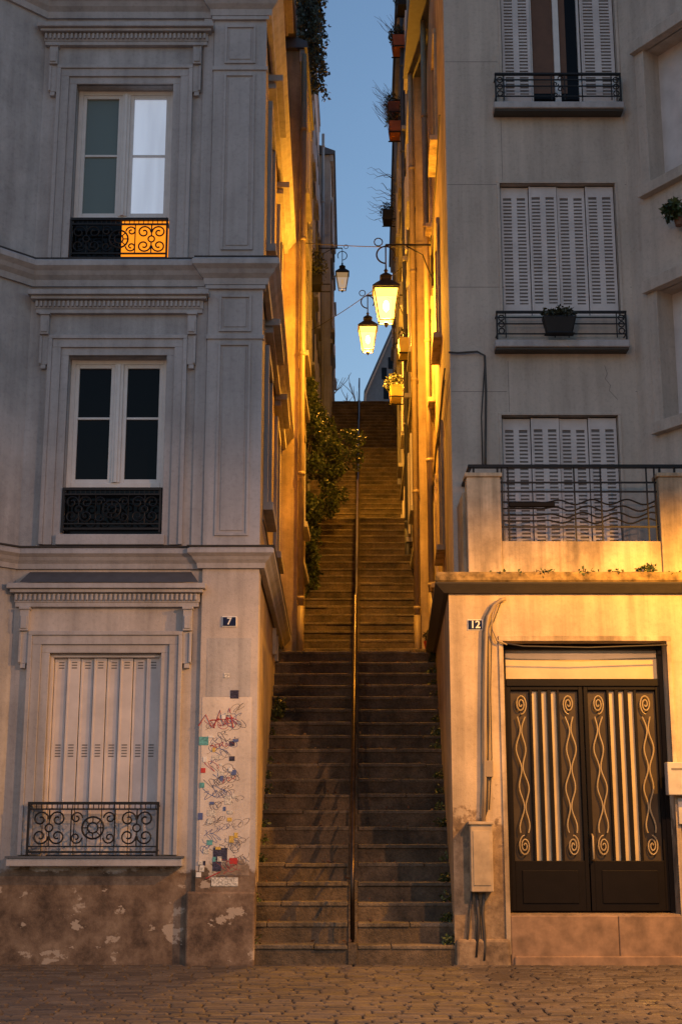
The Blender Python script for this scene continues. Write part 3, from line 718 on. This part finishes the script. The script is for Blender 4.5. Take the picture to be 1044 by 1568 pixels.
mb=top('utility_box'); q=Part(mb,'body','box',.012); q.box(F0,X(718,1310),X(752,1310),.0,.16,Z(1365),Z(1263)); q=Part(mb,'lid','box',.008); q.box(F0,X(716,1310)-.004,X(753,1310)+.004,-.0,.18,Z(1263)+.001,Z(1258)); q=Part(mb,'door_panel','box',.004); q.box(F0,X(722,1310),X(748,1310),.16,.168,Z(1355),Z(1272))
ml=top('letter_box'); q=Part(ml,'body','letterbox',.01); q.box(F0,X(1016,1190),X(1052,1190),.03,.17,Z(1218),Z(1168)); q=Part(ml,'slot','slot'); q.box(F0,X(1022,1190),X(1046,1190),.17,.173,Z(1180),Z(1177)); q=Part(ml,'intercom','letterbox',.006); q.box(F0,X(1036,1240),X(1050,1240),.023,.06,Z(1262),Z(1222))
cu=top('wall_conduit'); q=Part(cu,'pipe','cable',0,True)
q.tube([F1.pt(X(u,v,1),.04,Z(v,1)) for u,v in ((686,541),(700,542),(730,540),(741,546),(743,600),(742,700),(742,715))],.014,6)
q.tube([F1.pt(X(u,v,1),.04,Z(v,1)) for u,v in ((741,560),(736,640),(738,715))],.008,6)
kb=Part(R,'wall_base','creambase',.03); kb.box(F0,1.2,door[0]-.01,-.02,.05,-.05,.26)
# =====================================================================
def lantern(x,y,z,lit,wallx,zbr,side,power,glassm,sc=1.0):
    L=top('fill_lamp')
    ir=Part(L,'lantern_frame','iron',0); gl=Part(L,'lantern_glass',glassm)
    k=sc; hb,ht_=.115*k,.20*k; h=.52*k; zb=z-.3*k
    c=[(1,1),(-1,1),(-1,-1),(1,-1)]
    for i in range(4):
        a=c[i];b=c[(i+1)%4]
        gl.quad((x+a[0]*hb,y+a[1]*hb,zb),(x+b[0]*hb,y+b[1]*hb,zb),(x+b[0]*ht_,y+b[1]*ht_,zb+h),(x+a[0]*ht_,y+a[1]*ht_,zb+h))
        ir.tube([(x+a[0]*hb,y+a[1]*hb,zb),(x+a[0]*ht_,y+a[1]*ht_,zb+h)],.011*k,5)
        ir.tube([(x+a[0]*hb,y+a[1]*hb,zb),(x+b[0]*hb,y+b[1]*hb,zb)],.012*k,5)
        ir.tube([(x+a[0]*ht_,y+a[1]*ht_,zb+h),(x+b[0]*ht_,y+b[1]*ht_,zb+h)],.016*k,5)
    s=sqrt(2)
    ir.lathe([(.225*s*k,0),(.225*s*k,.02*k),(.16*s*k,.09*k),(.09*s*k,.16*k),(.075*s*k,.17*k),(.08*s*k,.22*k),(.10*s*k,.24*k),(.05*s*k,.29*k),(.01,.33*k)],x,y,zb+h+.012,4,pi/4)
    ir.lathe([(.02*k,0),(.035*k,.03*k),(.01*k,.07*k)],x,y,zb+h+.34*k,8)
    ir.lathe([(.01,-.10*k),(.03*k,-.07*k),(.03*k,-.05*k),(.05*k,-.03*k),(.02*k,-.01*k)],x,y,zb,8)
    zt=zb+h+.38*k
    ir.tube([(x,y,zt),(x,y,zt+.12)],.013,6)
    cr=.15*k; cc=zt+.12+cr
    ir.tube([(x+cr*cos(a)*1,y,cc+cr*sin(a)) for a in [(-pi/2+i*(1.7*pi)/20*side*-1) for i in range(21)]],.014,6)
    ir.tube([(x,y,zbr),(wallx,y,zbr)],.02,6)
    ir.tube([(x,y,zbr),(x,y,zt)],.012,6)
    ir.tube([(x+(wallx-x)*.45,y,zbr-.02),(x+(wallx-x)*.8,y,zbr-.18),(wallx,y,zbr-.62)],.013,6)
    ir.tube([(x-side*.12+.07*cos(t/12*2*pi*1.2),y,zbr+.05+.07*sin(t/12*2*pi*1.2)) for t in range(13)],.01,5)
    ir.wbox(min(wallx-.02,wallx+.02),max(wallx-.02,wallx+.02),y-.05,y+.05,zbr-.75,zbr+.15)
    if lit:
        bb=Part(L,'bulb','bulb' if power>100 else 'lanterndim',0,True); bb.lathe([(.01,-.09),(.04,-.05),(.05,0),(.04,.06),(.02,.1)],x,y,zb+h*.5,10)
        ld=bpy.data.lights.new('lamp_light','POINT'); ld.energy=power; ld.color=(1,.40,.03); ld.shadow_soft_size=.09
        lo=bpy.data.objects.new('lamp_light',ld); scene.collection.objects.link(lo); lo.location=(x,y,zb+h*.5-.13); lo.parent=L
    return L
y1=6.0
lantern(X(591,470,y1),y1,Z(466,y1),True,1.50,Z(375,y1),1,2500,'lanternglass')
y2=14.0
lantern(X(563,515,y2),y2,Z(518,y2),True,1.46,Z(452,y2),1,2500,'lanternglass')
y3=26.0
lantern(X(524,425,y3),y3,Z(430,y3),True,-.70,Z(380,y3),-1,30,'lanterndim')
wr=top('overhead_cables'); q=Part(wr,'cables','cable')
def sag(a,b,s,r=.01,n=14):
    q.tube([(a[0]+(b[0]-a[0])*t/n,a[1]+(b[1]-a[1])*t/n,a[2]+(b[2]-a[2])*t/n-s*4*(t/n)*(1-t/n)) for t in range(n+1)],r,5)
sag((-.68,8.5,Z(372,8.5)),(1.5,8.5,Z(378,8.5)),.03,.008)
sag((-.75,18,Z(505,18)),(1.5,13,Z(400,13)),.1,.009)
def luminaire(x,y,z,pole,power,col,name,tilt=(0,0),size=radians(150),blend=.35):
    L=top(name); p=Part(L,'post','iron',0,True)
    if pole:
        p.lathe([(.11,0),(.12,.1),(.08,.35),(.06,.5),(.045,z)],x+1.1,y,0,10); p.tube([(x+1.1,y,z-.1),(x+1.0,y,z+.12),(x+.3,y,z+.2),(x,y,z+.14)],.03,8)
    else: p.tube([(x+.4,-.6,z+.3),(x,y,z+.25),(x,y,z+.1)],.02,8)
    hd=Part(L,'lamp_head','iron',0,True); hd.lathe([(.24,.0),(.25,.02),(.2,.09),(.08,.15),(.03,.2)],x,y,z,14)
    ld=bpy.data.lights.new('lamp_light','SPOT'); ld.energy=power; ld.color=col; ld.spot_size=size; ld.spot_blend=blend; ld.shadow_soft_size=.05
    o=bpy.data.objects.new('lamp_light',ld); scene.collection.objects.link(o); o.location=(x,y,z-.03); o.rotation_euler=(tilt[0],tilt[1],0); o.parent=L
luminaire(3.7,-5.6,5.3,True,1200,(1,.48,.22),'street_lamp_post',size=radians(162),tilt=(radians(10),radians(14)))
luminaire(4.5,-3.0,5.15,False,1950,(1,.40,.02),'wall_lamp',size=radians(170),tilt=(radians(6),0),blend=.3)
# added fill lamp, unseen behind the viewer, warms and brightens the facades
GL=top('fill_lamp'); q=Part(GL,'post','iron',0,True); q.lathe([(.12,0),(.13,.1),(.08,.4),(.06,.6),(.045,6.2)],-3.0,-17.5,0,10); q=Part(GL,'cap','iron',0,True); q.lathe([(.2,0),(.22,.03),(.1,.16),(.02,.24)],-3.0,-17.5,6.62,12)
ld=bpy.data.lights.new('lamp_light','POINT'); ld.energy=1100; ld.color=(1,.62,.42); ld.shadow_soft_size=.2
o=bpy.data.objects.new('lamp_light',ld); scene.collection.objects.link(o); o.location=(-3.0,-17.5,6.4); o.parent=GL
# =====================================================================
def blob(c,r):
    def f():
        while True:
            p=[random.uniform(-1,1) for _ in range(3)]
            if sum(q*q for q in p)<1: return (c[0]+p[0]*r[0],c[1]+p[1]*r[1],c[2]+p[2]*r[2])
    return f
vine=top('climbing_vine'); vl=Part(vine,'leaves','leaf'); vs_=Part(vine,'stems','bark')
for _ in range(64):
    z=random.uniform(7.2,10.1); t=(z-7.2)/2.9
    out=.15+.82*max(0,sin(pi*t**.85))**1.2*random.random()**.8
    y=random.uniform(10.4,12.8)
    vl.leaves(random.randint(80,150),blob((-.85+out,y,z),(.16,.25,.18)),.08)
for _ in range(14):
    z=random.uniform(8.5,9.3); vl.leaves(45,blob((random.uniform(0,.42),11+random.random(),z),(.12,.2,.13)),.07)
for _ in range(30):
    z=random.uniform(5.9,7.7); vl.leaves(80,blob((-.84+random.random()*.34,10.6+random.random(),z),(.12,.25,.2)),.08)
for i in range(12):
    pts=[(-.9,11+i*.15,5.5)]
    for k in range(11): pts.append((pts[-1][0]+random.uniform(-.02,.07),pts[-1][1]+random.uniform(-.1,.1),pts[-1][2]+.36))
    vs_.tube(pts,.012,5)
iv=top('hanging_ivy'); il=Part(iv,'leaves','leafd'); ist=Part(iv,'stems','bark')
for _ in range(18):
    pts=[(-.7+random.uniform(-.1,.15),8.6+random.random(),15.9+random.uniform(.5,2.4))]
    for k in range(9):
        pts.append((pts[-1][0]+random.uniform(-.02,.08),pts[-1][1]+random.uniform(-.08,.08),pts[-1][2]-random.uniform(.05,.17)))
    ist.tube(pts,.008,4)
    for q_ in pts: il.leaves(18,blob(q_,(.10,.12,.12)),.085)
ipot=Part(iv,'trough','terracotta',.01); ipot.wbox(-1.0,-.62,8.5,9.7,15.14,15.5)
il.leaves(1100,blob((-.80,9.1,16.6),(.22,.6,1.3)),.09)
def planter(x,y,z,m='terracotta',n=350,twigs=0,w=.5,hh=.25,leafr=(.2,.28,.2)):
    P=top('flower_box'); b=Part(P,'trough',m,.01); b.add([(x-.12,y-w/2,z),(x+.12,y-w/2,z),(x+.12,y+w/2,z),(x-.12,y+w/2,z),(x-.15,y-w/2-.03,z+hh),(x+.15,y-w/2-.03,z+hh),(x+.15,y+w/2+.03,z+hh),(x-.15,y+w/2+.03,z+hh)],[(0,1,5,4),(1,2,6,5),(2,3,7,6),(3,0,4,7),(4,5,6,7),(3,2,1,0)])
    b2=Part(P,'support','iron'); b2.wbox(x-.15,x+.35,y-w/2,y-w/2+.02,z-.03,z-.003); b2.wbox(x-.15,x+.35,y+w/2-.02,y+w/2,z-.03,z-.003)
    l=Part(P,'leaves','leafd'); l.leaves(n,blob((x-.03,y,z+hh+leafr[2]*.6),leafr),.07)
    t=Part(P,'twigs','bark')
    for _ in range(twigs):
        pts=[(x,y+random.uniform(-w/2,w/2),z+hh)]; dx=random.uniform(-.08,.0)
        for k in range(7): pts.append((pts[-1][0]+dx+random.uniform(-.03,.02),pts[-1][1]+random.uniform(-.04,.04),pts[-1][2]+random.uniform(.03,.12)))
        t.tube(pts,.008,4,r2=.003)
        for j in (2,4): t.tube([pts[j],(pts[j][0]-.08,pts[j][1],pts[j][2]+.1),(pts[j][0]-.14,pts[j][1]+.02,pts[j][2]+.22)],.005,4,r2=.003)
planter(1.27,14.2,Z(208,14.2),n=260,twigs=22); planter(1.27,14.9,Z(178,14.9),n=300,twigs=12)
planter(1.3,12.6,Z(78,12.6),n=500,twigs=8); planter(1.34,11.2,Z(15,11.2),n=300,m='iron')
planter(1.30,11.0,Z(545,11),m='boxglow',n=60,w=.5,hh=.3); planter(1.25,14.5,Z(612,14.5),m='boxglow',n=500,w=.6,leafr=(.25,.4,.22))
planter(1.3,20,Z(340,20),n=200,m='iron'); planter(-.62,17,Z(440,17),m='iron',n=900,leafr=(.3,.6,.45),twigs=6)
tw=top('bare_climber'); t=Part(tw,'twigs','bark')
for _ in range(26):
    y=random.uniform(20,24); pts=[(1.6,y,Z(random.uniform(270,350),y))]; dx=random.uniform(-.13,-.03)
    for k in range(7): pts.append((pts[-1][0]+dx,pts[-1][1]+random.uniform(-.05,.05),pts[-1][2]+random.uniform(-.05,.12)))
    t.tube(pts,.012,4,r2=.004)
pz2=top('window_planter'); q=Part(pz2,'trough','iron',.02)
za_,zb_=Z(512,.75),Z(486,.75); xa_,xb_=X(828,495,.8),X(880,495,.8)
q.add([F1.pt(xa_+.05,.21,za_),F1.pt(xb_-.05,.21,za_),F1.pt(xb_-.05,.30,za_),F1.pt(xa_+.05,.30,za_),F1.pt(xa_,.19,zb_),F1.pt(xb_,.19,zb_),F1.pt(xb_,.34,zb_),F1.pt(xa_,.34,zb_)],[(0,1,2,3),(4,5,6,7),(0,1,5,4),(1,2,6,5),(2,3,7,6),(3,0,4,7)])
q=Part(pz2,'dry_leaves','leafd'); q.leaves(420,blob((X(855,480,.7),.74,zb_+.04),(.22,.08,.09)),.055)
wp_=top('window_plant'); q=Part(wp_,'leaves','leaf'); q.leaves(350,blob((3.95,.1,Z(322,.1)),(.11,.14,.13)),.07); q=Part(wp_,'pot','wood',.01); q.lathe([(.05,0),(.07,.12),(.075,.14)],4.02,.1,Z(346,.1),10)
wd=top('wall_weeds'); q=Part(wd,'leaves','leaf')
for (u,v,n_) in ((835,882,160),(990,874,110),(900,880,50),(760,884,40),(1030,884,80),(715,885,30),(940,880,40),(800,882,40)):
    q.leaves(n_,blob((X(u,v,-.1),-.08,Z(v,-.1)+.03),(.13,.06,.04)),.045)
sw_=top('stair_weeds'); q=Part(sw_,'leaves','leaf')
for k in range(20):
    yy=.3*k+.1; z=.2*(k+1)
    if random.random()<.85: q.leaves(random.randint(15,80),blob((1.2+.0415*yy-.06,yy,z+.05),(.08,.09,.06)),.05)
    if random.random()<.6: q.leaves(random.randint(10,50),blob((-.90-.01*yy,yy,z+.05),(.06,.09,.06)),.05)
q.leaves(160,blob((-.86,4.0,3.0),(.08,.2,.15)),.06)
q.leaves(200,blob((1.40,5.3,4.0),(.09,.2,.15)),.06)
rd=top('flower_pot'); q=Part(rd,'pot','red',.005); q.lathe([(.06,0),(.09,.14),(.1,.16)],1.36,5.95,4.02,10); q=Part(rd,'leaves','leafd'); q.leaves(120,blob((1.36,5.95,4.27),(.1,.1,.1)),.06)
# =====================================================================
FH=top('hilltop_house'); q=Part(FH,'walls','farwall'); r_=Part(FH,'roof','rooffar')
yy=46.0
xa,xb=X(561,600,yy),X(640,600,yy)
zA,zB=Z(604,yy),Z(500,yy)
xr_=X(606,500,yy)
q.add([(xa,yy,15.5),(xb+3,yy,15.5),(xb+3,yy,zB),(xr_,yy,zB),(xa,yy,zA)],[(0,1,2,3,4)])
q.quad((xa,yy,15.5),(xa,yy,zA),(xa,yy+14,zA),(xa,yy+14,15.5))
r_.add([(xa-.12,yy-.2,zA-.1),(xr_+.02,yy-.2,zB+.15),(xr_+.02,yy+14,zB+.15),(xa-.12,yy+14,zA-.1),(xa-.12,yy-.2,zA+.1),(xr_+.02,yy-.2,zB+.4),(xr_+.02,yy+14,zB+.4),(xa-.12,yy+14,zA+.1)],[(0,1,5,4),(1,2,6,5),(2,3,7,6),(3,0,4,7),(4,5,6,7),(3,2,1,0)])
wq=Part(FH,'windows','glassdark')
for (u,v) in ((588,572),(598,556),(591,602)): wq.wbox(X(u,v,yy)-.12,X(u,v,yy)+.12,yy-.02,yy+.02,Z(v+9,yy),Z(v-9,yy))
def bare_tree(x,y,z,h,seed):
    random.seed(seed); P=top('bare_tree'); t=Part(P,'trunk_and_branches','barkpale')
    def grow(p,d,L,r,lev):
        pts=[p]; dd=Vector(d)
        for i in range(4):
            dd=(dd+Vector((random.gauss(0,.12),random.gauss(0,.12),random.gauss(0,.06)+.03))).normalized(); pts.append(tuple(Vector(pts[-1])+dd*L/4))
        t.tube(pts,r,5,r2=r*.55)
        if lev<=0: return
        for k in range(4 if lev>1 else 7):
            b=Vector(pts[random.choice((1,2,3,4))]); nd=(dd+Vector((random.gauss(0,.65),random.gauss(0,.65),random.gauss(0,.35)))).normalized()
            grow(tuple(b),nd,L*random.uniform(.55,.75),max(r*.55,.022),lev-1)
    grow((x,y,z),(0,0,1),h*.33,h*.016,4)
bare_tree(X(534,600,56),56,16,14.5,3); bare_tree(X(550,600,63),63,16,15.5,5); bare_tree(X(518,600,68),68,16,18,9)
random.seed(11)
finish()
# =====================================================================
w=bpy.data.worlds.new('World'); scene.world=w; w.use_nodes=True; nt=w.node_tree; bg=nt.nodes['Background']
sky=nt.nodes.new('ShaderNodeTexSky'); sky.sky_type='NISHITA'; sky.sun_disc=False
sky.sun_elevation=radians(.5); sky.sun_rotation=radians(60); sky.ozone_density=2.2; sky.dust_density=.6; sky.air_density=1.0
nt.links.new(sky.outputs[0],bg.inputs[0]); bg.inputs[1].default_value=1.0
sd=bpy.data.lights.new('sun','SUN'); sd.energy=.03; sd.angle=radians(25); sd.color=(1,.85,.75)
so=bpy.data.objects.new('sun',sd); scene.collection.objects.link(so); so.rotation_euler=(radians(-89.5),0,radians(-60))
cd_=bpy.data.cameras.new('camera'); cam=bpy.data.objects.new('camera',cd_); scene.collection.objects.link(cam)
cam.location=(0,-D,H); cam.rotation_euler=(pi/2+T,0,0); cd_.sensor_fit='VERTICAL'; cd_.sensor_height=36; cd_.lens=FP/1568*36; cd_.clip_end=1000
scene.camera=cam
scene.view_settings.view_transform='Standard'; scene.view_settings.look='None'; scene.view_settings.exposure=0
